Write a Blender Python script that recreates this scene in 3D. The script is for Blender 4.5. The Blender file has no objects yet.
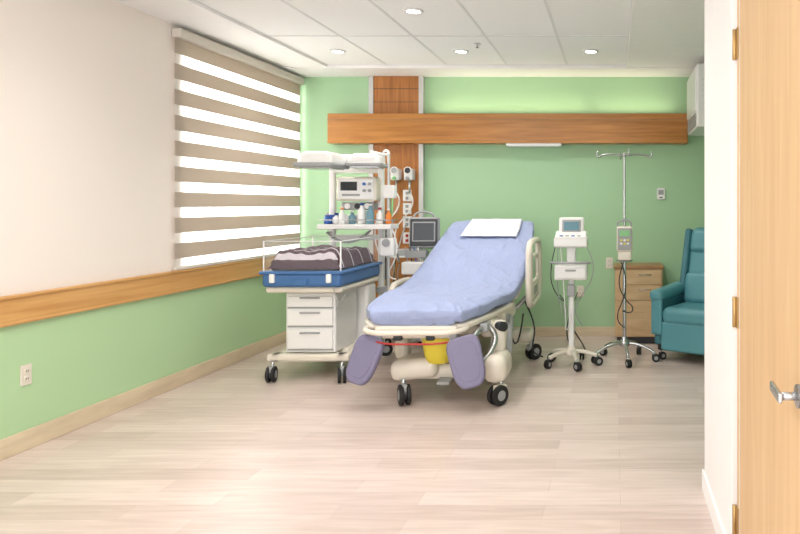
import bpy, bmesh, math, random
from mathutils import Vector, Matrix, Euler, noise
random.seed(4)
scn=bpy.context.scene
COL=scn.collection
scn.view_settings.view_transform='Standard'
scn.view_settings.look='None'
scn.view_settings.exposure=0.0

# ------------------------------------------------------------ materials
def lin(c):
    return tuple((v/255/12.92) if v/255<=0.04045 else ((v/255+0.055)/1.055)**2.4 for v in c)+(1.0,)
MATS={}
def mat(name,rgb,rough=0.5,metal=0.0,trans=0.0,emit=0.0,bump=0.0,bscale=60,alpha=1.0,var=0.03,coat=0.0,stretch=(1,1,1),bdist=0.01):
    if name in MATS: return MATS[name]
    m=bpy.data.materials.new(name); m.use_nodes=True
    nt=m.node_tree; b=nt.nodes['Principled BSDF']
    c=lin(rgb)
    tc=nt.nodes.new('ShaderNodeTexCoord')
    mp=nt.nodes.new('ShaderNodeMapping'); mp.inputs['Scale'].default_value=stretch
    nz=nt.nodes.new('ShaderNodeTexNoise'); nz.inputs['Scale'].default_value=bscale if bump else 8
    nz.inputs['Detail'].default_value=4
    nt.links.new(tc.outputs['Object'],mp.inputs['Vector']); nt.links.new(mp.outputs['Vector'],nz.inputs['Vector'])
    mx=nt.nodes.new('ShaderNodeMix'); mx.data_type='RGBA'
    mx.inputs['A'].default_value=tuple(max(0,v*(1-var)) for v in c[:3])+(1,)
    mx.inputs['B'].default_value=tuple(min(1,v*(1+var)) for v in c[:3])+(1,)
    nt.links.new(nz.outputs['Fac'],mx.inputs['Factor'])
    nt.links.new(mx.outputs['Result'],b.inputs['Base Color'])
    b.inputs['Roughness'].default_value=rough
    b.inputs['Metallic'].default_value=metal
    b.inputs['Transmission Weight'].default_value=trans
    b.inputs['Alpha'].default_value=alpha
    b.inputs['Coat Weight'].default_value=coat
    if emit:
        b.inputs['Emission Color'].default_value=c
        b.inputs['Emission Strength'].default_value=emit
    if bump:
        bp=nt.nodes.new('ShaderNodeBump'); bp.inputs['Strength'].default_value=bump; bp.inputs['Distance'].default_value=bdist
        nt.links.new(nz.outputs['Fac'],bp.inputs['Height']); nt.links.new(bp.outputs['Normal'],b.inputs['Normal'])
    MATS[name]=m
    return m
def wood(name,c1,c2,scale=(1,1,1),rough=0.4):
    m=bpy.data.materials.new(name); m.use_nodes=True
    nt=m.node_tree; b=nt.nodes['Principled BSDF']
    tc=nt.nodes.new('ShaderNodeTexCoord'); mp=nt.nodes.new('ShaderNodeMapping')
    mp.inputs['Scale'].default_value=scale
    nz=nt.nodes.new('ShaderNodeTexNoise'); nz.inputs['Scale'].default_value=3; nz.inputs['Detail'].default_value=7; nz.inputs['Distortion'].default_value=0.6
    rp=nt.nodes.new('ShaderNodeValToRGB'); rp.color_ramp.elements[0].position=0.32; rp.color_ramp.elements[1].position=0.7
    rp.color_ramp.elements[0].color=lin(c1); rp.color_ramp.elements[1].color=lin(c2)
    nt.links.new(tc.outputs['Object'],mp.inputs['Vector']); nt.links.new(mp.outputs['Vector'],nz.inputs['Vector'])
    nt.links.new(nz.outputs['Fac'],rp.inputs['Fac']); nt.links.new(rp.outputs['Color'],b.inputs['Base Color'])
    b.inputs['Roughness'].default_value=rough
    return m
def floor_mat():
    m=bpy.data.materials.new('vinyl_plank'); m.use_nodes=True
    nt=m.node_tree; b=nt.nodes['Principled BSDF']
    tc=nt.nodes.new('ShaderNodeTexCoord')
    br=nt.nodes.new('ShaderNodeTexBrick'); br.offset=0.37; br.offset_frequency=2
    br.inputs['Scale'].default_value=1.0; br.inputs['Brick Width'].default_value=0.95; br.inputs['Row Height'].default_value=0.15
    br.inputs['Mortar Size'].default_value=0.0012; br.inputs['Mortar Smooth'].default_value=0.3
    br.inputs['Color1'].default_value=lin((226,210,203)); br.inputs['Color2'].default_value=lin((206,188,180)); br.inputs['Mortar'].default_value=lin((196,178,170))
    br.inputs['Bias'].default_value=-0.1
    nt.links.new(tc.outputs['Object'],br.inputs['Vector'])
    mp=nt.nodes.new('ShaderNodeMapping'); mp.inputs['Scale'].default_value=(0.8,9,1)
    nz=nt.nodes.new('ShaderNodeTexNoise'); nz.inputs['Scale'].default_value=3.5; nz.inputs['Detail'].default_value=6; nz.inputs['Distortion'].default_value=0.5
    nt.links.new(tc.outputs['Object'],mp.inputs['Vector']); nt.links.new(mp.outputs['Vector'],nz.inputs['Vector'])
    rp=nt.nodes.new('ShaderNodeValToRGB'); rp.color_ramp.elements[0].position=0.3; rp.color_ramp.elements[1].position=0.7
    rp.color_ramp.elements[0].color=(0.82,0.795,0.78,1); rp.color_ramp.elements[1].color=(1,1,1,1)
    nt.links.new(nz.outputs['Fac'],rp.inputs['Fac'])
    mx=nt.nodes.new('ShaderNodeMix'); mx.data_type='RGBA'; mx.blend_type='MULTIPLY'; mx.inputs['Factor'].default_value=1
    nt.links.new(br.outputs['Color'],mx.inputs['A']); nt.links.new(rp.outputs['Color'],mx.inputs['B'])
    nt.links.new(mx.outputs['Result'],b.inputs['Base Color'])
    b.inputs['Roughness'].default_value=0.28
    return m

M_green=mat('paint_green',(168,206,165),0.6,bump=0.05,bscale=200)
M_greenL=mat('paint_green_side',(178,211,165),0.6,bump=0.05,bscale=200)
M_cream=mat('paint_cream',(240,231,224),0.6,bump=0.04,bscale=200)
M_white=mat('paint_white',(242,241,241),0.6)
M_tile=mat('ceiling_tile',(245,245,245),0.85,bump=0.12,bscale=250)
M_tbar=mat('tbar',(224,224,225),0.5)
M_floor=floor_mat()
M_base=wood('base_wood',(206,188,160),(222,206,176),(1,1,6))
M_honeyX=wood('honey_wood_x',(164,104,42),(196,136,66),(0.5,0.5,9),0.3)
M_honeyY=wood('honey_wood_y',(196,144,82),(218,170,108),(0.5,0.4,9),0.3)
M_honeyZ=wood('honey_wood_z',(156,98,48),(188,126,66),(9,9,0.6),0.3)
M_birch=wood('birch',(206,170,126),(218,186,142),(7,7,0.5),0.5)
M_birchX=wood('birch_cab',(200,166,122),(218,186,142),(0.8,0.8,8),0.45)
M_tan=wood('tan_top',(150,108,66),(172,128,84),(1,8,1),0.4)
M_plw=mat('plastic_white',(234,234,233),0.35,coat=0.2)
M_plc=mat('plastic_cream',(224,217,203),0.4,coat=0.2)
M_plg=mat('plastic_grey',(156,158,160),0.4)
M_dark=mat('plastic_dark',(44,46,50),0.45)
M_black=mat('rubber_black',(26,26,28),0.6)
M_steel=mat('steel',(190,192,194),0.25,metal=0.9)
M_alu=mat('aluminium',(205,205,205),0.4,metal=0.5)
M_blueT=mat('blue_tray',(64,108,160),0.4)
M_sheet=mat('blue_sheet',(158,170,206),0.85,bump=0.9,bscale=5,var=0.08,stretch=(1.6,0.7,1),bdist=0.035)
M_pad=mat('white_pad',(228,231,240),0.8,bump=0.5,bscale=14)
M_purple=mat('purple_pad',(120,116,144),0.5,bump=0.1,bscale=80)
M_yellow=mat('yellow_bag',(228,208,64),0.4,bump=0.3,bscale=14)
M_red=mat('red_cord',(176,50,44),0.5)
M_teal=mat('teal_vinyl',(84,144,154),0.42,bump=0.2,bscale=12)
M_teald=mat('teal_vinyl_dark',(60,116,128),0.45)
M_maroon=mat('maroon_blanket',(66,34,50),0.95,bump=0.4,bscale=20)
M_wstripe=mat('blanket_white',(200,192,200),0.9)
M_screen=mat('screen_dark',(30,38,44),0.15)
M_scrB=mat('screen_blue',(96,136,150),0.2,emit=0.1)
M_scrG=mat('screen_green',(120,180,120),0.3,emit=0.1)
M_brass=mat('brass',(190,160,110),0.35,metal=0.8)
M_blueP=mat('blue_plastic',(50,96,180),0.4)
M_lamp=mat('lamp_glow',(255,250,240),0.5,emit=12)
M_orange=mat('orange_plastic',(226,130,50),0.4)
M_acr=mat('acrylic',(235,245,248),0.05,alpha=0.05)
M_glass=mat('glass',(240,248,250),0.03,alpha=0.08)
def fabric(name,tc,dc,f,noisev=0.0):
    m=bpy.data.materials.new(name); m.use_nodes=True
    nt=m.node_tree; nt.nodes.remove(nt.nodes['Principled BSDF'])
    o=nt.nodes['Material Output']
    t=nt.nodes.new('ShaderNodeBsdfTranslucent'); t.inputs['Color'].default_value=lin(tc)
    d=nt.nodes.new('ShaderNodeBsdfDiffuse'); d.inputs['Color'].default_value=lin(dc)
    mx=nt.nodes.new('ShaderNodeMixShader'); mx.inputs[0].default_value=f
    nt.links.new(t.outputs[0],mx.inputs[1]); nt.links.new(d.outputs[0],mx.inputs[2]); nt.links.new(mx.outputs[0],o.inputs['Surface'])
    return m
M_sheer=fabric('blind_sheer',(245,244,242),(236,234,230),0.3)
M_taupe=fabric('blind_taupe',(214,202,188),(192,180,166),0.84)
M_cass=mat('blind_cassette',(214,207,198),0.6)

# ------------------------------------------------------------ helpers
class G:
    def __init__(s,name,loc=(0,0,0),rz=0.0,world=False):
        e=bpy.data.objects.new(name,None); e.empty_display_size=0.1
        e.location=loc; e.rotation_euler=(0,0,rz); COL.objects.link(e)
        s.e=e; s.off=Vector(loc) if world else Vector((0,0,0))
def finish(g,name,bm,m,smooth=False,bev=0.0,seg=3,sub=0,M=None):
    me=bpy.data.meshes.new(name); bmesh.ops.recalc_face_normals(bm,faces=bm.faces[:]); bm.to_mesh(me); bm.free()
    o=bpy.data.objects.new(name,me); COL.objects.link(o)
    if isinstance(m,(list,tuple)):
        for k in m: me.materials.append(k)
    else: me.materials.append(m)
    if smooth or bev>0:
        for p in me.polygons: p.use_smooth=True
    if bev>0:
        b=o.modifiers.new('bev','BEVEL'); b.width=bev; b.segments=seg; b.limit_method='ANGLE'; b.angle_limit=math.radians(40)
        o.modifiers.new('wn','WEIGHTED_NORMAL')
    if sub:
        s=o.modifiers.new('sub','SUBSURF'); s.levels=sub; s.render_levels=sub
    if g is not None:
        o.parent=g.e
        T=Matrix.Translation(-g.off)
    else: T=Matrix.Identity(4)
    o.matrix_local=T@(M if M else Matrix.Identity(4))
    return o
def box(g,name,c,s,m,bev=0.004,rot=None,seg=3,taper=1.0):
    bm=bmesh.new(); bmesh.ops.create_cube(bm,size=1.0)
    for v in bm.verts:
        f=taper if v.co.z>0 else 1.0
        v.co=Vector((v.co.x*s[0]*f,v.co.y*s[1]*f,v.co.z*s[2]))
    M=Matrix.Translation(c)
    if rot: M=M@Euler([math.radians(a) for a in rot]).to_matrix().to_4x4()
    return finish(g,name,bm,m,bev=min(bev,min(s)*0.45),seg=seg,M=M)
def bx(g,name,x0,x1,y0,y1,z0,z1,m,bev=0.0):
    return box(g,name,((x0+x1)/2,(y0+y1)/2,(z0+z1)/2),(abs(x1-x0),abs(y1-y0),abs(z1-z0)),m,bev=bev)
def cyl(g,name,a,b,r,m,r2=None,seg=24,bev=0.0):
    a=Vector(a);b=Vector(b); d=b-a
    bm=bmesh.new(); bmesh.ops.create_cone(bm,cap_ends=True,segments=seg,radius1=r,radius2=r if r2 is None else r2,depth=d.length)
    M=Matrix.Translation((a+b)/2)@d.to_track_quat('Z','Y').to_matrix().to_4x4()
    o=finish(g,name,bm,m,smooth=True,bev=bev,M=M)
    if not bev:
        o.modifiers.new('wn','WEIGHTED_NORMAL')
        for p in o.data.polygons:
            if len(p.vertices)>4: p.use_smooth=False
    return o
def sph(g,name,c,s,m):
    bm=bmesh.new(); bmesh.ops.create_uvsphere(bm,u_segments=24,v_segments=14,radius=1)
    return finish(g,name,bm,m,smooth=True,M=Matrix.Translation(c)@Matrix.Diagonal((*s,1)))
def tube(g,name,pts,r,m,closed=False,smooth=True):
    cu=bpy.data.curves.new(name,'CURVE'); cu.dimensions='3D'; cu.bevel_depth=r; cu.bevel_resolution=4; cu.use_fill_caps=True
    if smooth:
        sp=cu.splines.new('BEZIER'); sp.bezier_points.add(len(pts)-1)
        for i,p in enumerate(pts):
            sp.bezier_points[i].co=Vector(p)-g.off; sp.bezier_points[i].handle_left_type='AUTO'; sp.bezier_points[i].handle_right_type='AUTO'
    else:
        sp=cu.splines.new('POLY'); sp.points.add(len(pts)-1)
        for i,p in enumerate(pts): sp.points[i].co=(*(Vector(p)-g.off),1)
    sp.use_cyclic_u=closed; sp.resolution_u=8
    cu.materials.append(m)
    o=bpy.data.objects.new(name,cu); COL.objects.link(o); o.parent=g.e
    return o
def lathe(g,name,c,prof,m,seg=28):
    bm=bmesh.new(); rings=[]
    for r,z in prof:
        rings.append([bm.verts.new((r*math.cos(2*math.pi*i/seg),r*math.sin(2*math.pi*i/seg),z)) for i in range(seg)])
    for a,b in zip(rings,rings[1:]):
        for i in range(seg): bm.faces.new((a[i],a[(i+1)%seg],b[(i+1)%seg],b[i]))
    bm.faces.new(rings[0][::-1]); bm.faces.new(rings[-1])
    return finish(g,name,bm,m,smooth=True,M=Matrix.Translation(c))
def roundrect(w,h,r,n=6):
    pts=[]
    for cx,cy,a0 in ((w/2-r,h/2-r,0),(-w/2+r,h/2-r,90),(-w/2+r,-h/2+r,180),(w/2-r,-h/2+r,270)):
        for i in range(n+1):
            a=math.radians(a0+90*i/n); pts.append((cx+r*math.cos(a),cy+r*math.sin(a)))
    return pts
def plate(g,name,outline,t,m,M,bev=0.004):
    """outline in local XZ plane, thickness along Y"""
    bm=bmesh.new()
    a=[bm.verts.new((x,-t/2,z)) for x,z in outline]; b=[bm.verts.new((x,t/2,z)) for x,z in outline]
    bm.faces.new(a); bm.faces.new(b[::-1]); n=len(a)
    for i in range(n): bm.faces.new((a[i],b[i],b[(i+1)%n],a[(i+1)%n]))
    return finish(g,name,bm,m,bev=bev,M=M)
def TR(loc,rot=(0,0,0)):
    return Matrix.Translation(loc)@Euler([math.radians(a) for a in rot]).to_matrix().to_4x4()
def castor(g,n,x,y,top,r=0.05,ang=0.0,mwheel=None,cover=None):
    mw=mwheel or M_black
    d=Vector((math.cos(ang),math.sin(ang),0)); pd=Vector((-d.y,d.x,0))
    c=Vector((x,y,r))+d*r*0.45
    for k,s in enumerate((-1,1)):
        cc=c+pd*s*r*0.33
        cyl(g,f'castor_{n}_wheel_{k}',cc-pd*r*0.2,cc+pd*r*0.2,r,mw,bev=r*0.1)
        cyl(g,f'castor_{n}_hub_{k}',cc-pd*r*0.23,cc+pd*r*0.23,r*0.5,M_plg)
    cyl(g,f'castor_{n}_axle',c-pd*r*0.5,c+pd*r*0.5,r*0.15,M_steel)
    cyl(g,f'castor_{n}_stem',(x,y,r*1.3),(x,y,top),r*0.22,M_steel)
    box(g,f'castor_{n}_hood',(c.x-d.x*r*0.25,c.y-d.y*r*0.25,r*1.55),(r*1.5,r*0.9,r*0.9),cover or M_dark,bev=r*0.3,rot=(0,0,math.degrees(ang)))
def cablet(g,name,a,b,sag,r,m,n=7,sway=0.0):
    a=Vector(a);b=Vector(b); pts=[]
    for i in range(n):
        t=i/(n-1); p=a.lerp(b,t); p.z-=sag*4*t*(1-t); p.x+=sway*math.sin(t*math.pi*2); pts.append(p)
    return tube(g,name,pts,r,m)

# ------------------------------------------------------------ room
XL,XR,YB=-3.37,1.50,7.48
ZC=2.79
Y0=-0.8
bx(None,'floor',-3.55,1.7,Y0,YB+0.15,-0.1,0,M_floor)
bx(None,'wall_back',-3.55,1.7,YB,YB+0.15,0,2.95,M_green)
wl=G('wall_left',(XL,3,0),world=True)
bx(wl,'lower',XL-0.15,XL,Y0,YB,0,0.82,M_greenL)
bx(wl,'sill_band',XL-0.15,XL,Y0,YB,0.82,0.92,M_cream)
bx(wl,'upper',XL-0.15,XL,Y0,5.42,0.92,2.95,M_cream)
bx(wl,'header',XL-0.15,XL,5.42,YB,2.72,2.95,M_cream)
bx(wl,'corner',XL-0.15,XL,7.42,YB,0.92,2.72,M_cream)
bx(None,'wall_right',XR,XR+0.15,3.44,YB,0,2.95,M_green)
# entry wall (return)
bx(None,'wall_entry',0.44,XR+0.15,2.62,3.44,0,2.95,M_white)
# handrail band
tr=G('trim_wood_rail',(XL,3,0.8),world=True)
bx(tr,'board',XL,XL+0.025,Y0,YB,0.735,0.895,M_honeyY,bev=0.006)
bx(tr,'cap',XL,XL+0.034,Y0,YB,0.878,0.899,M_honeyY,bev=0.006)
bx(tr,'lip',XL,XL+0.030,Y0,YB,0.730,0.750,M_honeyY,bev=0.006)
bx(None,'baseboard_left',XL,XL+0.014,Y0,YB,0,0.115,M_base,bev=0.004)
bx(None,'baseboard_back',XL+0.014,XR,YB-0.014,YB,0,0.10,M_base,bev=0.004)
bx(None,'baseboard_entry',0.428,0.44,2.62,3.452,0,0.10,M_white,bev=0.003)
# ceiling
ce=G('ceiling',(0,3,ZC),world=True)
bx(ce,'tiles',-3.55,1.7,Y0,YB+0.15,ZC+0.012,ZC+0.14,M_tile)
TX=[0.12-0.6*i for i in range(6)]
bx(ce,'border_left',XL,TX[-1],Y0,7.0,ZC-0.012,ZC+0.02,M_white)
bx(ce,'border_right',TX[0],XR,Y0,7.0,ZC-0.012,ZC+0.02,M_white)
bx(ce,'border_back',XL,XR,7.0,YB,ZC-0.022,ZC+0.02,M_white)
for i,x in enumerate(TX): bx(ce,f'tbar_long_{i}',x-0.010,x+0.010,Y0,7.0,ZC+0.008,ZC+0.02,M_tbar)
y=7.0;i=0
while y>Y0:
    bx(ce,f'tbar_cross_{i}',TX[-1],TX[0],y-0.010,y+0.010,ZC+0.008,ZC+0.02,M_tbar); y-=1.2;i+=1

def spot(name,loc,energy,size=140,blend=0.9,col=(1,0.955,0.90),par=None,rad=0.05):
    l=bpy.data.lights.new(name,'SPOT'); l.energy=energy; l.spot_size=math.radians(size); l.spot_blend=blend; l.color=col; l.shadow_soft_size=rad
    o=bpy.data.objects.new(name,l); o.location=loc; COL.objects.link(o)
    if par: o.parent=par
    return o
def area(name,loc,rot,sx,sy,energy,col=(1,1,1),par=None):
    l=bpy.data.lights.new(name,'AREA'); l.shape='RECTANGLE'; l.size=sx; l.size_y=sy; l.energy=energy; l.color=col
    o=bpy.data.objects.new(name,l); o.location=loc; o.rotation_euler=[math.radians(a) for a in rot]; COL.objects.link(o)
    if par: o.parent=par
    return o
DL=[(-2.52,6.36),(-1.40,6.36),(-0.22,6.36),(-1.45,5.04),(-2.3,3.9),(-0.3,3.9),(-1.45,2.6)]
for i,(x,y) in enumerate(DL):
    z=ZC+0.012
    d=G('ceiling_downlight',(x,y,z))
    lathe(d,'trim_ring',(0,0,-0.014),[(0.052,0.014),(0.070,0.014),(0.072,0.006),(0.064,0.0),(0.050,0.002),(0.048,0.010)],M_tbar)
    cyl(d,'lens',(0,0,-0.010),(0,0,-0.002),0.049,M_lamp)
    spot('lamp',(0,0,-0.03),44 if y>5 else (32 if y>3 else 16),par=d.e)
sp=G('fire_sprinkler',(-1.2,6.1,ZC+0.012))
cyl(sp,'escutcheon',(0,0,-0.008),(0,0,0),0.030,M_white); cyl(sp,'head',(0,0,-0.030),(0,0,-0.008),0.008,M_steel); cyl(sp,'deflector',(0,0,-0.033),(0,0,-0.030),0.015,M_steel)
# added fill lights, out of view near the entrance, shaped as ceiling panels
for (x,y) in ((-1.4,1.0),(-1.5,3.4)):
    p=G('added_fill_panel',(x,y,ZC+0.012))
    box(p,'frame',(0,0,-0.01),(0.6,0.6,0.02),M_white,bev=0.003)
    area('lamp',(0,0,-0.03),(0,0,0),0.55,0.55,20,(1,0.98,0.95),par=p.e)

# ------------------------------------------------------------ window + blind
wn=G('window_1',(XL-0.08,6.4,1.8),world=True)
y0,y1,z0,z1=5.42,7.42,0.92,2.72
for n,a in (('frame_l',(y0,y0+0.05,z0,z1)),('frame_r',(y1-0.05,y1,z0,z1)),('frame_b',(y0,y1,z0,z0+0.05)),('frame_t',(y0,y1,z1-0.05,z1))):
    bx(wn,n,XL-0.14,XL-0.09,*a,M_alu,bev=0.004)
bx(wn,'pane',XL-0.12,XL-0.114,y0+0.03,y1-0.03,z0+0.03,z1-0.03,M_glass)
bl=G('zebra_window_blind',(XL+0.03,6.4,1.8),world=True)
by0,by1=5.31,7.44
bx(bl,'cassette',XL,XL+0.075,by0,by1,2.675,2.745,M_cass,bev=0.012)
bx(bl,'bottom_rail',XL+0.012,XL+0.036,by0,by1,0.900,0.926,M_cass,bev=0.006)
z=2.675;i=0
P=0.196;D=0.116
while z>0.94:
    a=max(z-D,0.925); bx(bl,f'opaque_band_{i}',XL+0.023,XL+0.027,by0+0.01,by1-0.01,a,z,M_taupe)
    z2=max(z-P,0.925)
    if a>0.93: bx(bl,f'sheer_band_{i}',XL+0.0245,XL+0.0255,by0+0.01,by1-0.01,z2,a,M_sheer)
    z-=P;i+=1
area('daylight',(XL-0.6,6.4,1.85),(0,-90,0),2.0,2.2,210,(1,0.99,0.97))

# ------------------------------------------------------------ headwall beam, panel
bm_=G('wood_headwall_beam',(-1.12,7.39,2.2),world=True)
bx(bm_,'fascia',-3.0,0.76,7.30,7.475,2.055,2.355,M_honeyX,bev=0.006)
bx(bm_,'lower_lip',-3.0,0.76,7.292,7.475,2.045,2.075,M_honeyX,bev=0.005)
bx(bm_,'reveal',-3.0,0.76,7.296,7.31,2.285,2.293,M_tan)
for i,x in enumerate((-1.5,-0.7,0.2)):
    area('uplight',(x,7.36,2.375),(180,0,0),0.8,0.08,1.3,(1,0.90,0.66),par=None)
ul=G('wall_reading_light',(-0.86,7.38,2.035),world=True)
bx(ul,'housing',-1.14,-0.56,7.30,7.47,2.018,2.045,M_plw,bev=0.006)
bx(ul,'diffuser',-1.12,-0.58,7.305,7.46,2.012,2.02,M_plw,bev=0.003)
pn=G('wood_headwall_panel',(-2.32,7.44,1.3),world=True)
bx(pn,'upper_board',-2.56,-2.08,7.42,7.478,2.356,2.766,M_honeyZ,bev=0.003)
bx(pn,'lower_board',-2.56,-2.08,7.42,7.478,0.10,2.044,M_honeyZ,bev=0.003)
for k,x in enumerate((-2.585,-2.055)):
    bx(pn,f'metal_strip_lo_{k}',x-0.025,x+0.025,7.41,7.478,0.10,2.044,M_alu,bev=0.003)
    bx(pn,f'metal_strip_up_{k}',x-0.025,x+0.025,7.41,7.478,2.356,2.766,M_alu,bev=0.003)
for k,z in enumerate((2.49,2.63)): bx(pn,f'groove_{k}',-2.56,-2.08,7.418,7.422,z,z+0.005,M_dark)
# outlets on the panel
for k,(x,z,mm) in enumerate(((-2.20,1.50,M_plw),(-2.20,1.36,M_plw),(-2.20,1.22,M_plw),(-2.20,1.05,M_plw),(-2.40,1.1,M_plw))):
    box(pn,f'socket_plate_{k}',(x,7.412,z),(0.09,0.016,0.12),mm,bev=0.004)
    for q in (-1,1): box(pn,f'socket_{k}_{q}',(x,7.402,z+q*0.026),(0.03,0.01,0.03),M_red if k==3 else M_plg,bev=0.003)
# suction regulators are part of the headwall panel
for k,x in enumerate((-2.30,-2.16)):
    box(pn,f'regulator_body_{k}',(x,7.36,1.72),(0.09,0.12,0.12),M_plw,bev=0.012)
    cyl(pn,f'regulator_gauge_{k}',(x,7.31,1.76),(x,7.285,1.76),0.04,M_plw); cyl(pn,f'regulator_dial_{k}',(x,7.286,1.76),(x,7.282,1.76),0.030,M_dark if k else M_plg)
    cyl(pn,f'regulator_knob_{k}',(x,7.31,1.68),(x,7.27,1.68),0.018,M_plg if k else M_scrG)
    cyl(pn,f'regulator_stub_{k}',(x,7.36,1.66),(x,7.36,1.52),0.012,M_steel)
    cablet(pn,f'regulator_hose_{k}',(x,7.36,1.54),(x-0.12,7.36,0.95),-0.02,0.008,M_plw,sway=0.06)
cyl(pn,'flow_tube',(-2.16,7.32,1.56),(-2.16,7.32,1.42),0.022,M_acr)
lathe(pn,'canister',(-2.30,7.33,1.30),[(0.035,0),(0.042,0.02),(0.046,0.15),(0.048,0.16),(0.03,0.175)],M_acr)
# thermostat
th=G('wall_thermostat',(0.49,YB,1.52))
box(th,'body',(0,-0.012,0),(0.085,0.024,0.125),M_plw,bev=0.006); box(th,'screen',(0,-0.026,0.015),(0.055,0.004,0.05),M_plg,bev=0.002)
box(th,'button',(0,-0.026,-0.04),(0.03,0.004,0.012),M_dark,bev=0.002)
def outlet(loc,rz):
    o=G('electrical_outlet',loc,rz)
    box(o,'plate',(0,-0.004,0),(0.075,0.008,0.118),M_plc,bev=0.003)
    for q in (-1,1):
        plate(o,f'socket_{q}',roundrect(0.034,0.03,0.01),0.006,M_plc,TR((0,-0.008,q*0.022)),bev=0.001)
        for s in (-1,1): box(o,f'slot_{q}_{s}',(s*0.007,-0.0115,q*0.022),(0.003,0.002,0.01),M_dark,bev=0)
outlet((XL,4.00,0.43),math.radians(90)); outlet((-0.02-0.35,YB,0.48),0); outlet((-0.06,YB,0.78),0)

# air conditioner on right wall
ac=G('air_conditioner',(1.02,6.95,2.35),world=True)
bx(ac,'body',0.755,XR,6.45,7.28,2.12,2.71,M_plw,bev=0.02)
bx(ac,'front_panel',0.742,0.765,6.50,7.24,2.28,2.67,M_plw,bev=0.008)
for k in range(5): bx(ac,f'louver_{k}',0.745,0.765,6.52,7.22,2.14+k*0.026,2.152+k*0.026,M_plg,bev=0.003)
for k in range(4): bx(ac,f'vent_{k}',0.80,1.25,6.444,6.455,2.40+k*0.05,2.415+k*0.05,M_tbar)

# ------------------------------------------------------------ door
dr=G('door_1',(0.46,2.1,0),world=True)
bx(dr,'jamb',0.425,0.50,2.56,2.62,0,2.28,M_white,bev=0.003)
bx(dr,'leaf',0.445,0.490,1.60,2.55,0.01,2.24,M_birch,bev=0.003)
bx(dr,'edge_strip',0.443,0.4445,2.49,2.50,0.01,2.24,M_plc)
for k,z in enumerate((0.25,1.01,1.985)):
    cyl(dr,f'hinge_{k}',(0.436,2.555,z-0.055),(0.436,2.555,z+0.055),0.008,M_brass)
    bx(dr,f'hinge_leaf_{k}',0.440,0.4445,2.52,2.55,z-0.055,z+0.055,M_brass)
cyl(dr,'rose',(0.445,1.665,0.945),(0.432,1.665,0.945),0.028,M_steel)
cyl(dr,'spindle',(0.44,1.665,0.945),(0.39,1.665,0.945),0.010,M_steel)
box(dr,'lever',(0.392,1.705,0.945),(0.012,0.11,0.026),M_steel,bev=0.005,rot=(2,0,-2))
wb=G('door_frame_trim',(0.5,2.6,0),world=True)
bx(wb,'head_casing',0.425,0.50,1.0,2.62,2.28,2.36,M_white,bev=0.003)
bx(wb,'wall_above',0.44,0.60,1.0,2.62,2.36,2.95,M_white)

# ------------------------------------------------------------ birthing bed
bd=G('birthing_bed',(-1.28,5.9,0),world=True)
ST=[ # y,z,xl,xr
 (4.76,0.675,-1.67,-1.06),(4.90,0.705,-1.74,-0.98),(5.20,0.715,-1.80,-0.90),(5.60,0.72,-1.84,-0.84),(5.85,0.735,-1.82,-0.82),
 (6.10,0.81,-1.77,-0.80),(6.45,0.97,-1.72,-0.80),(6.80,1.13,-1.68,-0.80),(7.08,1.25,-1.64,-0.83)]
def cr(p0,p1,p2,p3,t):
    return 0.5*((2*p1)+(-p0+p2)*t+(2*p0-5*p1+4*p2-p3)*t*t+(-p0+3*p1-3*p2+p3)*t**3)
def path(u):
    n=len(ST)-1; u=max(0,min(0.99999,u))*n; i=int(u); t=u-i
    q=[ST[max(0,min(n,i+k))] for k in (-1,0,1,2)]
    return [cr(q[0][j],q[1][j],q[2][j],q[3][j],t) for j in range(4)]
def nrm(u):
    a=path(u-0.01);b=path(u+0.01); t=Vector((0,b[0]-a[0],b[1]-a[1])).normalized()
    return Vector((0,-t.z,t.y))
def wrk(p):
    # sharp folds: ridged noise, stretched obliquely
    q=Vector((p.x*5+p.y*1.8,p.y*2.2-p.x*1.5,p.z*2))
    r=1-abs(noise.noise(q)*2); r=max(0,r)**5
    q2=Vector((p.x*3-p.y*2.5,p.y*3.0+p.x*2,p.z*2+9))
    s=1-abs(noise.noise(q2)*2); s=max(0,s)**6
    return r+s*0.8
def loftbed(name,u0,u1,thick,off,m,grow=0.0,wr=0.0,N=60,n=44,ex=0.22):
    bm=bmesh.new(); rings=[]
    for i in range(N+1):
        u=u0+(u1-u0)*i/N; y,z,xl,xr=path(u); nn=nrm(u)
        e=min(i,N-i)/N*abs(u1-u0)*2.4
        ea=0.05
        sh=1.0 if e>ea else math.sqrt(max(0.0,1-(1-e/ea)**2))
        shr=(1-sh)*0.03
        cx=(xl+xr)/2; w=(xr-xl)/2+grow-shr; th=thick/2*(0.25+0.75*sh)
        cen=Vector((cx,y,z))+nn*(off-thick/2)
        ring=[]
        for k in range(n):
            a=2*math.pi*k/n; ca,sa=math.cos(a),math.sin(a)
            px=math.copysign(abs(ca)**ex,ca)*w; pz=math.copysign(abs(sa)**(ex*1.6),sa)*th
            if wr:
                t=abs(ca); px=math.copysign((0.55*t+0.45*t**0.2),ca)*w
            p=cen+Vector((px,0,0))+nn*pz
            if wr:
                d=noise.noise(Vector((p.x*2.5,p.y*4,p.z*4)))*wr+wrk(p)*wr*0.85
                if pz>0: p+=nn*d
                else: p.z+=d*1.5
                if abs(ca)>0.9: p.x+=d*0.8
            ring.append(bm.verts.new(p))
        rings.append(ring)
    for a,b in zip(rings,rings[1:]):
        for k in range(n): bm.faces.new((a[k],a[(k+1)%n],b[(k+1)%n],b[k]))
    bm.faces.new(rings[0][::-1]); bm.faces.new(rings[-1])
    return finish(bd,name,bm,m,smooth=True)
loftbed('mattress',0.0,1.0,0.12,0.0,M_sheet,wr=0.013,N=220,n=240)
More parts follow.
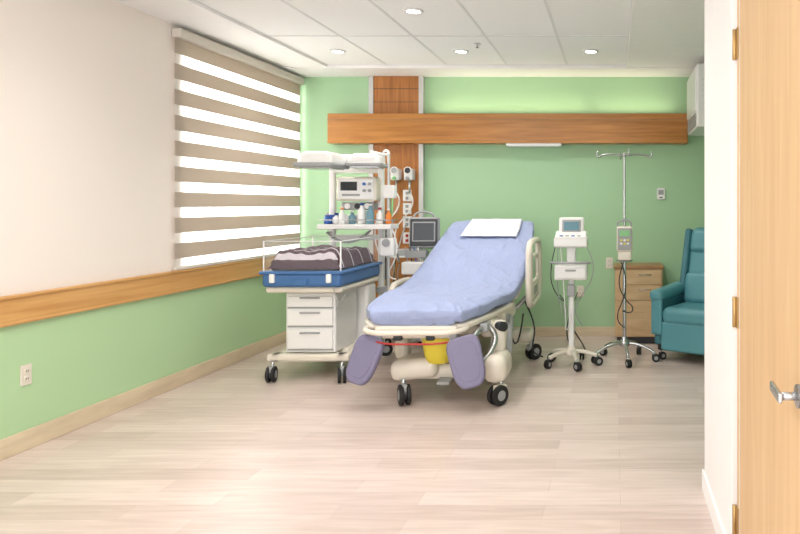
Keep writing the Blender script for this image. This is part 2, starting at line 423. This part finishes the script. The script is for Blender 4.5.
loftbed('foot_tray',0.02,0.42,0.05,-0.105,M_plc,grow=0.012,N=30)
loftbed('seat_pan',0.40,0.52,0.06,-0.12,M_plg,grow=-0.04,N=12)
loftbed('backrest_shell',0.53,0.99,0.05,-0.12,M_plc,grow=-0.02,N=30)
# white underpad at head
bmm=bmesh.new(); gr=[]
for i in range(17):
    row=[]
    for j in range(25):
        u=0.83+0.14*i/16; v=-0.60+1.34*j/24
        v+=0.05*(i/16)
        y,z,xl,xr=path(u); nn=nrm(u); cx=(xl+xr)/2; w=(xr-xl)/2
        x=cx+v*w*0.9+0.01; h=0.028+0.008*noise.noise(Vector((x*8,u*30,0)))
        row.append(bmm.verts.new(Vector((x,y,z))+nn*h))
    gr.append(row)
for a,b in zip(gr,gr[1:]):
    for j in range(24): bmm.faces.new((a[j],a[j+1],b[j+1],b[j]))
o=finish(bd,'absorbent_pad',bmm,M_pad,smooth=True); s=o.modifiers.new('s','SOLIDIFY'); s.thickness=0.006
# side rails
def rail(n,x,yc,zc,ang,L=0.72,H=0.42):
    M=TR((x,yc,zc),(ang,0,90))
    pts=[M@Vector((a,0,b)) for a,b in roundrect(L,H,0.13,4)]
    tube(bd,f'{n}_frame',pts,0.028,M_plc,closed=True)
    pts=[M@Vector((a,0,b+0.03)) for a,b in roundrect(L*0.62,H*0.42,0.07,4)]
    tube(bd,f'{n}_grip_loop',pts,0.016,M_plc,closed=True)
    plate(bd,f'{n}_lower_panel',[(p[0],p[1]-H*0.30) for p in roundrect(L*0.84,H*0.26,0.05)],0.03,M_plc,M,bev=0.008)
    for k,a in enumerate((-0.30*L,0.30*L)):
        tube(bd,f'{n}_bar_{k}',[M@Vector((a,0,-H*0.3)),M@Vector((a,0,H*0.45))],0.016,M_plc)
    plate(bd,f'{n}_keypad',[(p[0],p[1]-H*0.30) for p in roundrect(L*0.3,H*0.14,0.02)],0.036,M_plg,M,bev=0.004)
rail('side_rail_right',-0.735,6.36,0.80,0,L=0.78,H=0.54)
rail('side_rail_left',-1.90,6.25,0.56,0,L=0.66,H=0.30)
for k,x in enumerate((-0.77,-1.88)):
    tube(bd,f'rail_arm_a_{k}',[(x,6.2,0.60 if k==0 else 0.5),(x+(0.1 if k else -0.1),6.15,0.5),(x+(0.22 if k else -0.22),6.1,0.47)],0.02,M_steel)
# under-frame
bx(bd,'deck_frame',-1.62,-0.96,5.05,6.7,0.46,0.53,M_plc,bev=0.02)
bx(bd,'deck_rail_l',-1.74,-1.68,4.95,6.2,0.50,0.56,M_plg,bev=0.01)
bx(bd,'deck_rail_r',-0.96,-0.90,4.95,6.2,0.50,0.56,M_plg,bev=0.01)
for k,y in enumerate((5.1,5.6,6.1)): bx(bd,f'deck_cross_{k}',-1.74,-0.90,y,y+0.05,0.50,0.55,M_steel,bev=0.008)
box(bd,'side_housing_r',(-0.90,5.72,0.52),(0.10,0.62,0.15),M_plc,bev=0.045)
box(bd,'side_housing_r_front',(-0.93,5.22,0.50),(0.10,0.34,0.13),M_plc,bev=0.045)
box(bd,'side_housing_l',(-1.74,5.72,0.52),(0.10,0.62,0.15),M_plc,bev=0.045)
box(bd,'lift_column_front',(-1.28,5.45,0.36),(0.26,0.24,0.24),M_plc,bev=0.03)
box(bd,'lift_column_rear',(-1.28,6.15,0.38),(0.26,0.24,0.28),M_plc,bev=0.03)
tube(bd,'back_actuator',[(-1.28,6.2,0.5),(-1.28,6.5,0.85)],0.035,M_steel,smooth=False)
# base : H shape with covers
box(bd,'base_spine',(-1.15,5.65,0.22),(0.50,1.35,0.13),M_plc,bev=0.05)
box(bd,'base_front_l',(-1.42,5.05,0.24),(0.34,0.30,0.15),M_plc,bev=0.06,rot=(0,-6,0))
box(bd,'base_front_r',(-0.84,5.02,0.25),(0.17,0.34,0.20),M_plc,bev=0.07)
box(bd,'base_front_bar',(-1.14,5.05,0.20),(0.60,0.14,0.09),M_plc,bev=0.03)
box(bd,'base_rear_bar',(-1.14,6.35,0.22),(0.80,0.22,0.11),M_plc,bev=0.04)
box(bd,'upright_r',(-0.85,5.12,0.42),(0.11,0.13,0.28),M_plc,bev=0.045,rot=(-8,4,0))
box(bd,'upright_l',(-1.56,5.15,0.40),(0.10,0.13,0.26),M_plc,bev=0.04,rot=(-8,-4,0))
cyl(bd,'gas_cylinder',(-0.80,5.2,0.30),(-0.84,5.55,0.5),0.035,M_plg)
for k,(x,y,a) in enumerate(((-1.49,4.93,-1.1),(-0.80,4.92,-2.2),(-1.50,6.35,0.4),(-0.76,6.33,0.9))):
    castor(bd,k,x,y,0.2,r=0.072,ang=a,cover=M_plc if k==1 else M_plg)
# foot supports (purple paddles)
def paddle(n,x,y,z,rx,ry,rz,w=0.24,h=0.33):
    M=TR((x,y,z),(rx,ry,rz))
    ol=[]
    for i in range(36):
        a=2*math.pi*i/36; ca,sa=math.cos(a),math.sin(a)
        ww=w/2*(0.86+0.14*sa)
        ol.append((math.copysign(abs(ca)**0.55,ca)*ww,math.copysign(abs(sa)**0.55,sa)*h/2))
    plate(bd,f'{n}_pad',ol,0.05,M_purple,M,bev=0.018)
    plate(bd,f'{n}_pad_inset',[(a*0.72,b*0.75) for a,b in ol],0.056,M_purple,M,bev=0.004)
    return M
paddle('foot_support_l',-1.69,4.72,0.355,-20,12,-16)
paddle('foot_support_r',-0.99,4.68,0.350,-14,-14,10,w=0.26,h=0.35)
tube(bd,'foot_arm_l',[(-1.66,4.76,0.42),(-1.64,4.86,0.50),(-1.68,5.0,0.53)],0.022,M_steel)
tube(bd,'foot_arm_r',[(-0.99,4.72,0.42),(-0.97,4.84,0.50),(-0.94,5.0,0.53)],0.022,M_steel)
# foot end bar and frame
tube(bd,'foot_bar',[(-1.66,4.80,0.49),(-1.60,4.72,0.475),(-1.36,4.70,0.465),(-1.12,4.72,0.475),(-1.05,4.80,0.49)],0.007,M_red)
tube(bd,'foot_hoop',[(-1.70,4.95,0.56),(-1.68,4.74,0.545),(-1.36,4.70,0.54),(-1.06,4.74,0.545),(-1.02,4.95,0.56)],0.018,M_plc)
box(bd,'foot_end_cap',(-1.36,4.83,0.53),(0.58,0.12,0.09),M_plc,bev=0.03)
for k,x in enumerate((-1.62,-1.48,-1.26,-1.10)):
    box(bd,f'latch_{k}',(x,4.79,0.50),(0.06,0.07,0.05),M_plg if k in(0,3) else M_dark,bev=0.012)
# yellow drain basin / bag
bm=bmesh.new(); rings=[]
for i,(z,w,dp) in enumerate(((0.28,0.05,0.04),(0.29,0.085,0.06),(0.36,0.105,0.075),(0.46,0.12,0.085),(0.575,0.125,0.09))):
    r=[]
    for k in range(28):
        a=2*math.pi*k/28; f=1+0.08*noise.noise(Vector((math.cos(a)*2,math.sin(a)*2,z*9)))
        r.append(bm.verts.new((-1.25+math.cos(a)*w*f,4.96+math.sin(a)*dp*f,z)))
    rings.append(r)
for a,b in zip(rings,rings[1:]):
    for k in range(28): bm.faces.new((a[k],a[(k+1)%28],b[(k+1)%28],b[k]))
bm.faces.new(rings[0][::-1]); bm.faces.new(rings[-1])
finish(bd,'yellow_drain_bag',bm,M_yellow,smooth=True)
# leg-side mechanism on right: lever arms, knobs, cables
tube(bd,'leg_holder_arm',[(-0.92,5.05,0.54),(-0.86,5.02,0.46),(-0.88,4.95,0.36),(-0.93,4.88,0.30)],0.02,M_steel)
cyl(bd,'knob_r',(-0.85,5.10,0.52),(-0.80,5.06,0.52),0.035,M_dark)
cyl(bd,'knob_r2',(-0.87,5.5,0.50),(-0.82,5.5,0.50),0.045,M_plg)
box(bd,'hand_lever',(-0.86,5.30,0.42),(0.03,0.20,0.03),M_dark,bev=0.01,rot=(20,0,0))
cablet(bd,'hand_control_cord',(-0.80,6.2,0.55),(-0.62,6.0,0.10),0.10,0.007,M_dark,sway=0.04)
cablet(bd,'hand_control_cord_b',(-0.84,5.5,0.50),(-0.80,6.1,0.45),0.22,0.007,M_dark)
cablet(bd,'front_cord',(-1.15,5.0,0.5),(-0.95,5.0,0.30),0.10,0.006,M_dark,sway=0.05)
box(bd,'foot_pedal',(-1.05,4.93,0.16),(0.09,0.10,0.02),M_dark,bev=0.006,rot=(10,0,0))
box(bd,'foot_pedal_b',(-1.20,4.93,0.16),(0.09,0.10,0.02),M_plg,bev=0.006,rot=(10,0,0))
box(bd,'base_dark_gap',(-1.12,5.02,0.31),(0.34,0.06,0.10),M_dark,bev=0.01)

# ------------------------------------------------------------ infant warmer
w=G('infant_warmer',(-2.44,5.95,0),world=True)
WX0,WX1=-2.72,-2.16
for k,(x,y,a) in enumerate(((-2.72,5.56,-1.4),(-2.16,5.54,-1.2),(-2.66,6.50,0.8),(-2.16,6.50,0.5))):
    castor(w,k,x,y,0.16,r=0.062,ang=a,cover=M_plg)
box(w,'base_front',(-2.44,5.60,0.185),(0.66,0.10,0.06),M_plc,bev=0.02)
box(w,'base_leg_l',(-2.70,6.04,0.185),(0.09,0.98,0.06),M_plc,bev=0.02)
box(w,'base_leg_r',(-2.18,6.04,0.185),(0.09,0.98,0.06),M_plc,bev=0.02)
box(w,'base_plate',(-2.44,6.10,0.20),(0.50,0.70,0.05),M_plc,bev=0.015)
box(w,'drawer_cabinet',(-2.43,5.82,0.46),(0.40,0.46,0.48),M_plw,bev=0.015)
for k,(z,h) in enumerate(((0.63,0.10),(0.50,0.14),(0.33,0.17))):
    box(w,f'drawer_{k}',(-2.43,5.585,z),(0.36,0.022,h-0.014),M_plw,bev=0.008)
    box(w,f'drawer_gap_{k}',(-2.43,5.588,z-h*0.5),(0.365,0.012,0.012),M_plg,bev=0.001)
    box(w,f'drawer_pull_{k}',(-2.43,5.572,z+h*0.30),(0.16,0.02,0.014),M_plg,bev=0.005)
box(w,'pedestal',(-2.22,6.2,0.46),(0.14,0.22,0.50),M_plw,bev=0.03)
box(w,'pedestal_l',(-2.62,6.3,0.46),(0.10,0.16,0.50),M_plw,bev=0.03)
# bed platform
box(w,'platform',(-2.44,5.92,0.735),(0.60,0.88,0.05),M_plc,bev=0.02)
box(w,'blue_tray',(-2.44,5.90,0.815),(0.62,0.92,0.115),M_blueT,bev=0.03)
box(w,'tray_rim',(-2.44,5.90,0.872),(0.65,0.95,0.025),M_blueT,bev=0.01)
box(w,'tray_latch',(-2.44,5.435,0.80),(0.10,0.02,0.05),M_blueT,bev=0.006)
for k,x in enumerate((-2.66,-2.22)): box(w,f'tray_clip_{k}',(x,5.43,0.83),(0.04,0.03,0.07),M_plw,bev=0.008)
# mattress + blanket
box(w,'mattress',(-2.44,5.90,0.925),(0.54,0.82,0.09),M_maroon,bev=0.03)
bm=bmesh.new(); gr=[]
nx,ny=48,60
for j in range(ny+1):
    row=[]
    for i in range(nx+1):
        x=-2.725+0.57*i/nx; y=5.475+0.85*j/ny
        e=min(i,nx-i)/nx; f=min(j,ny-j)/ny
        k=min(1,f*9)*min(1,e*9); k=k*(2-k)
        zz=0.90+0.13*k+0.045*k*noise.noise(Vector((x*6,y*4,1)))+0.014*noise.noise(Vector((x*18,y*9,3)))
        row.append(bm.verts.new((x,y,zz)))
    gr.append(row)
for j in range(ny):
    for i in range(nx):
        fc=bm.faces.new((gr[j][i],gr[j][i+1],gr[j+1][i+1],gr[j+1][i]))
        fc.material_index=1 if (j%15 in(6,)) or (j in (2,3)) else 0
finish(w,'striped_blanket',bm,[M_maroon,M_wstripe],smooth=True)
# acrylic walls
for n,a in (('front',(WX0+0.0,WX1,5.455,5.461)),('rear',(WX0,WX1,6.345,6.351)),('left',(WX0-0.025,WX0-0.019,5.47,6.34)),('right',(WX1+0.019,WX1+0.025,5.47,6.34))):
    bx(w,f'acrylic_{n}',*a,0.87,1.115,M_acr,bev=0.002)
tube(w,'acrylic_rim',[(WX0-0.022,5.458,1.117),(WX1+0.022,5.458,1.117),(WX1+0.022,6.348,1.117),(WX0-0.022,6.348,1.117)],0.0035,M_plw,closed=True,smooth=False)
for k,(x,y) in enumerate(((WX0-0.02,5.46),(WX1+0.02,5.46),(WX0-0.02,6.345),(WX1+0.02,6.345))):
    cyl(w,f'corner_post_{k}',(x,y,0.86),(x,y,1.12),0.006,M_plw)
# uprights
for k,x in enumerate((-2.62,-2.17)):
    box(w,f'upright_{k}',(x,6.50,1.0),(0.05,0.06,1.65),M_plw,bev=0.012)
cyl(w,'side_pole',(-2.07,6.40,0.55),(-2.07,6.40,1.87),0.014,M_alu)
box(w,'side_pole_clamp',(-2.12,6.45,0.62),(0.14,0.10,0.06),M_plg,bev=0.01)
box(w,'side_pole_clamp_b',(-2.12,6.45,1.25),(0.14,0.10,0.04),M_plg,bev=0.01)
for k,z in enumerate((1.10,1.72)): box(w,f'crossbar_{k}',(-2.395,6.50,z),(0.45,0.05,0.05),M_plw,bev=0.01)
# heater heads
def head(n,x,y,z,sx,sy,sz,rz=0):
    box(w,f'{n}_shell',(x,y,z),(sx,sy,sz),M_plw,bev=sz*0.42,rot=(0,0,rz),seg=6,taper=0.80)
    box(w,f'{n}_skirt',(x,y,z-sz*0.42),(sx*1.02,sy*1.02,sz*0.3),M_plg,bev=sz*0.12,rot=(0,0,rz))
    box(w,f'{n}_grille',(x,y,z-sz*0.57-0.004),(sx*0.8,sy*0.8,0.014),M_steel,bev=0.004,rot=(0,0,rz))
head('heater_head',-2.51,6.0,1.79,0.32,0.40,0.13)
head('exam_light',-2.21,6.24,1.80,0.30,0.34,0.11,8)
box(w,'heater_arm',(-2.54,6.34,1.79),(0.12,0.30,0.07),M_plw,bev=0.02)
box(w,'head_mount',(-2.40,6.50,1.82),(0.52,0.10,0.10),M_plw,bev=0.03)
tube(w,'light_arm',[(-2.17,6.5,1.80),(-2.10,6.42,1.90),(-2.07,6.40,1.87),(-2.2,6.3,1.88)],0.012,M_plw)
# controller / monitor
box(w,'controller',(-2.34,6.40,1.545),(0.36,0.16,0.22),M_plc,bev=0.02)
box(w,'controller_face',(-2.34,6.316,1.545),(0.32,0.012,0.18),M_plw,bev=0.006)
box(w,'controller_screen',(-2.40,6.309,1.57),(0.15,0.006,0.08),M_screen,bev=0.003)
for k in range(4): cyl(w,f'controller_knob_{k}',(-2.26+0.05*(k%2),6.312,1.59-0.06*(k//2)),(-2.26+0.05*(k%2),6.295,1.59-0.06*(k//2)),0.014,M_blueP if k==0 else M_plg)
box(w,'controller_label',(-2.38,6.309,1.49),(0.16,0.005,0.02),M_plg,bev=0)
box(w,'blender_panel',(-2.34,6.42,1.39),(0.30,0.12,0.07),M_plg,bev=0.012)
for k in range(3): cyl(w,f'panel_gauge_{k}',(-2.43+0.09*k,6.362,1.39),(-2.43+0.09*k,6.348,1.39),0.025,M_plw if k!=1 else M_dark)
# shelf & bottles
box(w,'shelf',(-2.33,6.36,1.205),(0.66,0.24,0.045),M_plw,bev=0.008)
tube(w,'shelf_rail',[(-2.65,6.25,1.265),(-2.01,6.25,1.265),(-2.01,6.47,1.265),(-2.65,6.47,1.265)],0.005,M_steel,closed=True,smooth=False)
for k,(x,y,r,h,mm,mc) in enumerate(((-2.60,6.33,0.03,0.08,M_blueP,M_plw),(-2.53,6.36,0.035,0.08,M_plw,M_blueP),(-2.46,6.31,0.028,0.13,M_plw,M_orange),(-2.38,6.34,0.03,0.10,M_scrB,M_plw),(-2.29,6.33,0.036,0.17,M_plw,M_blueP),(-2.21,6.32,0.034,0.16,M_scrB,M_plw),(-2.13,6.34,0.03,0.13,M_plw,M_red),(-2.05,6.34,0.025,0.12,M_orange,M_plw))):
    lathe(w,f'bottle_{k}',(x,y,1.228),[(r*0.9,0),(r,0.01),(r,h*0.7),(r*0.45,h*0.86),(r*0.4,h)],mm,seg=18)
    cyl(w,f'cap_{k}',(x,y,1.228+h),(x,y,1.228+h+0.02),r*0.5,mc)
box(w,'tissue_box',(-2.575,6.42,1.27),(0.14,0.09,0.08),M_blueP,bev=0.005)
box(w,'glove_box',(-2.40,6.42,1.27),(0.16,0.07,0.08),M_plw,bev=0.004)
# accessories on the right pole
box(w,'suction_unit',(-2.06,6.36,1.02),(0.13,0.12,0.17),M_plw,bev=0.02)
cyl(w,'suction_gauge',(-2.06,6.30,1.06),(-2.06,6.285,1.06),0.035,M_plg)
lathe(w,'suction_jar',(-2.06,6.36,0.74),[(0.035,0),(0.045,0.01),(0.045,0.15),(0.05,0.155),(0.05,0.18),(0.02,0.19)],M_acr)
box(w,'blender_box',(-2.05,6.38,1.52),(0.10,0.09,0.12),M_plw,bev=0.012)
cyl(w,'resus_bag_hook',(-2.62,6.46,1.15),(-2.62,6.36,1.15),0.008,M_steel)
cablet(w,'breathing_circuit',(-2.62,6.37,1.15),(-2.25,6.44,1.17),0.10,0.012,M_plg)
for k in range(3):
    cablet(w,f'cable_{k}',(-2.10+0.03*k,6.33,1.45-0.1*k),(-2.2+0.1*k,6.40,0.72),0.12,0.006,M_plw if k!=1 else M_dark,sway=0.05*(k-1))
cablet(w,'oxygen_hose',(-2.06,6.40,1.5),(-2.3,7.26,1.6),0.25,0.008,M_scrG)
cablet(w,'air_hose',(-2.06,6.40,1.1),(-2.2,7.36,1.2),0.30,0.008,M_plg,sway=0.04)
cablet(w,'power_cord',(-2.2,6.5,0.5),(-2.3,7.36,0.9),0.35,0.006,M_dark)
cablet(w,'probe_lead',(-2.22,5.45,0.80),(-2.12,5.52,0.70),0.16,0.004,M_plg,sway=0.03)

# ------------------------------------------------------------ patient monitor on stand
pm=G('patient_monitor',(-1.90,6.80,0))
for k in range(5):
    a=2*math.pi*k/5+0.3; ex,ey=0.19*math.cos(a),0.19*math.sin(a)
    tube(pm,f'base_leg_{k}',[(0,0,0.10),(ex*0.6,ey*0.6,0.095),(ex,ey,0.085)],0.014,M_alu)
    castor(pm,k,ex,ey,0.085,r=0.028,ang=a)
cyl(pm,'base_hub',(0,0,0.08),(0,0,0.14),0.035,M_alu)
cyl(pm,'pole',(0,0,0.12),(0,0,1.0),0.017,M_alu)
box(pm,'housing',(0.06,-0.03,1.13),(0.28,0.11,0.30),M_plg,bev=0.02,rot=(-6,0,8))
box(pm,'bezel',(0.067,-0.086,1.137),(0.255,0.016,0.26),M_dark,bev=0.01,rot=(-6,0,8))
box(pm,'screen',(0.068,-0.096,1.145),(0.215,0.006,0.19),M_plg,bev=0.003,rot=(-6,0,8))
box(pm,'screen_image',(0.068,-0.098,1.145),(0.19,0.006,0.165),M_screen,bev=0.003,rot=(-6,0,8))
tube(pm,'handle',[(-0.05,-0.02,1.28),(-0.03,-0.02,1.315),(0.12,-0.0,1.315),(0.15,0.0,1.28)],0.010,M_plg)
box(pm,'basket',(0.0,-0.10,0.80),(0.24,0.18,0.12),M_plw,bev=0.012)
box(pm,'module',(0.0,-0.08,0.93),(0.20,0.12,0.07),M_plg,bev=0.01)
for k in range(4): cablet(pm,f'lead_{k}',(-0.10+0.04*k,-0.12,1.0),(-0.14+0.08*k,-0.18,0.84),0.22+0.05*k,0.005,(M_plg,M_dark,M_blueP,M_plw)[k],sway=0.03)
# folding utility cart between warmer and bed
sc=G('supply_cart',(-2.12,7.14,0))
for k,(x,y) in enumerate(((-0.17,-0.12),(0.17,-0.12),(-0.17,0.12),(0.17,0.12))):
    castor(sc,k,x,y,0.09,r=0.03,ang=k); cyl(sc,f'post_{k}',(x,y,0.08),(x,y,0.92),0.010,M_steel)
for k,z in enumerate((0.12,0.50,0.88)): box(sc,f'shelf_{k}',(0,0,z),(0.40,0.30,0.02),M_plw,bev=0.006)
box(sc,'supply_box',(-0.05,0,0.56),(0.24,0.22,0.10),M_plg,bev=0.01); box(sc,'supply_box_b',(0.02,0.02,0.20),(0.26,0.20,0.14),M_dark,bev=0.01)
box(sc,'supply_tray',(0.0,0,0.92),(0.28,0.2,0.06),M_plg,bev=0.01)

# ------------------------------------------------------------ fetal monitor cart
fm=G('fetal_monitor_cart',(-0.38,6.12,0))
for k in range(5):
    a=2*math.pi*k/5-math.pi/2+0.25; ex,ey=0.22*math.cos(a),0.22*math.sin(a)
    tube(fm,f'leg_{k}',[(0,0,0.13),(ex*0.5,ey*0.5,0.12),(ex,ey,0.09)],0.018,M_plc)
    castor(fm,k,ex,ey,0.10,r=0.038,ang=a+0.5)
lathe(fm,'hub',(0,0,0.09),[(0.06,0),(0.065,0.02),(0.04,0.06),(0.028,0.09)],M_plc)
box(fm,'column',(0,0.0,0.52),(0.05,0.06,0.84),M_plw,bev=0.015)
box(fm,'drawer_box',(0.0,-0.02,0.82),(0.28,0.22,0.13),M_plw,bev=0.015)
box(fm,'drawer_front',(0.0,-0.135,0.82),(0.25,0.012,0.09),M_plw,bev=0.004)
box(fm,'drawer_pull',(0.0,-0.145,0.84),(0.09,0.012,0.014),M_plg,bev=0.004)
tube(fm,'push_handle',[(-0.14,-0.06,0.90),(-0.165,-0.14,0.91),(-0.10,-0.19,0.91),(0.10,-0.19,0.91),(0.165,-0.14,0.91),(0.14,-0.06,0.90)],0.010,M_plg)
box(fm,'neck',(0,0.0,0.96),(0.08,0.08,0.18),M_plw,bev=0.015)
box(fm,'monitor_base',(0,-0.02,1.08),(0.29,0.24,0.09),M_plw,bev=0.02)
box(fm,'monitor_slope',(0,-0.06,1.13),(0.27,0.16,0.05),M_plw,bev=0.012,rot=(18,0,0))
box(fm,'monitor_screen_housing',(0,0.03,1.20),(0.22,0.07,0.18),M_plw,bev=0.018,rot=(-14,0,0))
box(fm,'monitor_screen',(0,-0.013,1.215),(0.16,0.008,0.11),M_plg,bev=0.003,rot=(-14,0,0))
box(fm,'monitor_image',(0,-0.017,1.216),(0.13,0.008,0.075),M_scrB,bev=0.003,rot=(-14,0,0))
for k in range(4): box(fm,f'button_{k}',(-0.08+0.05*k,-0.125,1.135),(0.03,0.02,0.008),M_plg if k%2 else M_blueP,bev=0.002,rot=(18,0,0))
box(fm,'side_holder',(0.0,-0.05,0.66),(0.07,0.05,0.10),M_plg,bev=0.01)
for k in range(3):
    cablet(fm,f'lead_{k}',(-0.13+0.02*k,-0.10,1.06),(-0.10+0.05*k,-0.05,0.62-0.08*k),0.22+0.08*k,0.004,(M_dark,M_plg,M_plw)[k],sway=-0.05+0.03*k)
cablet(fm,'mains_cord',(0.02,0.02,0.3),(-0.02,1.33,0.47),0.40,0.006,M_dark,sway=0.10)
cablet(fm,'side_lead',(0.13,-0.05,1.05),(0.10,-0.03,0.35),0.05,0.004,M_plg,sway=0.07)

# ------------------------------------------------------------ IV pole
iv=G('iv_pole',(0.085,6.30,0))
for k in range(5):
    a=2*math.pi*k/5-math.pi/2+0.1; ex,ey=0.27*math.cos(a),0.27*math.sin(a)
    tube(iv,f'leg_{k}',[(0,0,0.16),(ex*0.45,ey*0.45,0.15),(ex*0.85,ey*0.85,0.11),(ex,ey,0.085)],0.013,M_steel)
    castor(iv,k,ex,ey,0.09,r=0.036,ang=a+0.3)
lathe(iv,'hub',(0,0,0.13),[(0.04,0),(0.05,0.01),(0.05,0.04),(0.025,0.07),(0.02,0.09)],M_steel)
cyl(iv,'lower_tube',(0,0,0.14),(0,0,1.05),0.0165,M_steel); cyl(iv,'upper_tube',(0,0,1.0),(0,0,1.86),0.011,M_steel)
cyl(iv,'collar',(0,0,1.03),(0,0,1.08),0.024,M_dark)
for k in range(4):
    a=math.pi/2*k+0.15; d=Vector((math.cos(a),math.sin(a),0))
    tube(iv,f'hook_{k}',[Vector((0,0,1.845)),d*0.10+Vector((0,0,1.855)),d*0.20+Vector((0,0,1.845)),d*0.235+Vector((0,0,1.83)),d*0.25+Vector((0,0,1.86)),d*0.24+Vector((0,0,1.885))],0.007,M_steel)
sph(iv,'cap',(0,0,1.865),(0.014,0.014,0.014),M_steel)
box(iv,'pump_body',(0,-0.07,1.10),(0.14,0.12,0.22),M_plc,bev=0.015)
box(iv,'pump_face',(0,-0.133,1.10),(0.12,0.01,0.19),M_plg,bev=0.004)
box(iv,'pump_display',(0,-0.139,1.15),(0.09,0.006,0.05),M_scrG,bev=0.002)
for k in range(6): box(iv,f'pump_key_{k}',(-0.03+0.03*(k%3),-0.139,1.09-0.03*(k//3)),(0.02,0.005,0.016),M_plw if k%2 else M_yellow,bev=0.001)
box(iv,'pump_lower',(0,-0.06,0.955),(0.12,0.10,0.09),M_plc,bev=0.01)
tube(iv,'pump_handle',[(-0.06,-0.07,1.20),(-0.055,-0.07,1.245),(0.055,-0.07,1.245),(0.06,-0.07,1.20)],0.008,M_plg)
tube(iv,'ring_handle',[(0.07*math.cos(t*math.pi/4)+0.0,0.07*math.sin(t*math.pi/4),0.90) for t in range(8)],0.006,M_steel,closed=True)
cablet(iv,'iv_line',(0.05,-0.10,1.02),(-0.02,-0.04,0.45),0.18,0.005,M_dark,sway=-0.08)
cablet(iv,'pump_cord',(-0.05,-0.06,0.95),(0.0,-0.03,0.30),0.10,0.005,M_dark,sway=0.05)

# ------------------------------------------------------------ bedside cabinet
cb=G('bedside_cabinet',(0.24,7.24,0),world=True)
bx(cb,'plinth',0.02,0.46,7.07,7.44,0.0,0.07,M_dark,bev=0.003)
bx(cb,'carcass',0.0,0.48,7.05,7.455,0.07,0.755,M_birchX,bev=0.005)
bx(cb,'top',-0.012,0.492,7.035,7.46,0.755,0.785,M_tan,bev=0.006)
bx(cb,'drawer_top',0.015,0.465,7.032,7.052,0.60,0.745,M_birchX,bev=0.004)
bx(cb,'drawer_mid',0.015,0.465,7.032,7.052,0.445,0.592,M_birchX,bev=0.004)
bx(cb,'door',0.015,0.465,7.032,7.052,0.08,0.437,M_birchX,bev=0.004)
for k,z in enumerate((0.70,0.55)):
    tube(cb,f'pull_{k}',[(0.24,7.034,z),(0.24,7.008,z),(0.36,7.008,z),(0.36,7.034,z)],0.005,M_steel,smooth=False)
tube(cb,'pull_door',[(0.42,7.034,0.40),(0.42,7.008,0.40),(0.42,7.008,0.30),(0.42,7.034,0.30)],0.005,M_steel,smooth=False)

# ------------------------------------------------------------ recliner
rc=G('recliner_armchair',(0.83,6.44,0),math.radians(-32))
for k,(x,y) in enumerate(((-0.30,-0.30),(0.30,-0.30),(-0.30,0.28),(0.30,0.28))): castor(rc,k,x,y,0.10,r=0.035,ang=1.0)
box(rc,'chassis',(0,0,0.12),(0.64,0.66,0.06),M_black,bev=0.01)
box(rc,'front_panel',(0,-0.345,0.23),(0.53,0.06,0.26),M_teal,bev=0.025,rot=(-4,0,0))
box(rc,'seat_cushion',(0,-0.08,0.41),(0.52,0.60,0.16),M_teal,bev=0.06,seg=6)
box(rc,'back_cushion',(0,0.22,0.80),(0.54,0.16,0.78),M_teal,bev=0.07,rot=(-14,0,0),seg=6)
box(rc,'lumbar_cushion',(0,0.10,0.62),(0.50,0.12,0.30),M_teal,bev=0.055,rot=(-12,0,0),seg=6)
box(rc,'head_cushion',(0,0.235,1.05),(0.50,0.13,0.24),M_teal,bev=0.06,rot=(-14,0,0),seg=6)
for k,s in enumerate((-1,1)):
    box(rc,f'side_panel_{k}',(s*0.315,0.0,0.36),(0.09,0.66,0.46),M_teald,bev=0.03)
    box(rc,f'arm_pad_{k}',(s*0.315,-0.04,0.605),(0.14,0.70,0.10),M_teal,bev=0.046,rot=(4,0,0),seg=6)
    box(rc,f'arm_front_{k}',(s*0.315,-0.345,0.42),(0.11,0.05,0.38),M_teal,bev=0.024)
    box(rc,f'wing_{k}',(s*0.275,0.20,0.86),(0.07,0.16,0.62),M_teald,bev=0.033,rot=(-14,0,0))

# ------------------------------------------------------------ world, camera
wd=bpy.data.worlds.new('world'); scn.world=wd; wd.use_nodes=True
wd.node_tree.nodes['Background'].inputs['Color'].default_value=(1,0.99,0.985,1)
wd.node_tree.nodes['Background'].inputs['Strength'].default_value=2.9
cam=bpy.data.cameras.new('camera'); co=bpy.data.objects.new('camera',cam); COL.objects.link(co)
co.location=(0,0,1.4); co.rotation_euler=(math.radians(90),0,0)
cam.sensor_width=36; cam.lens=700/800*36
cam.shift_x=-(615-400)/800; cam.shift_y=-(267-205)/800
cam.clip_start=0.05
scn.camera=co
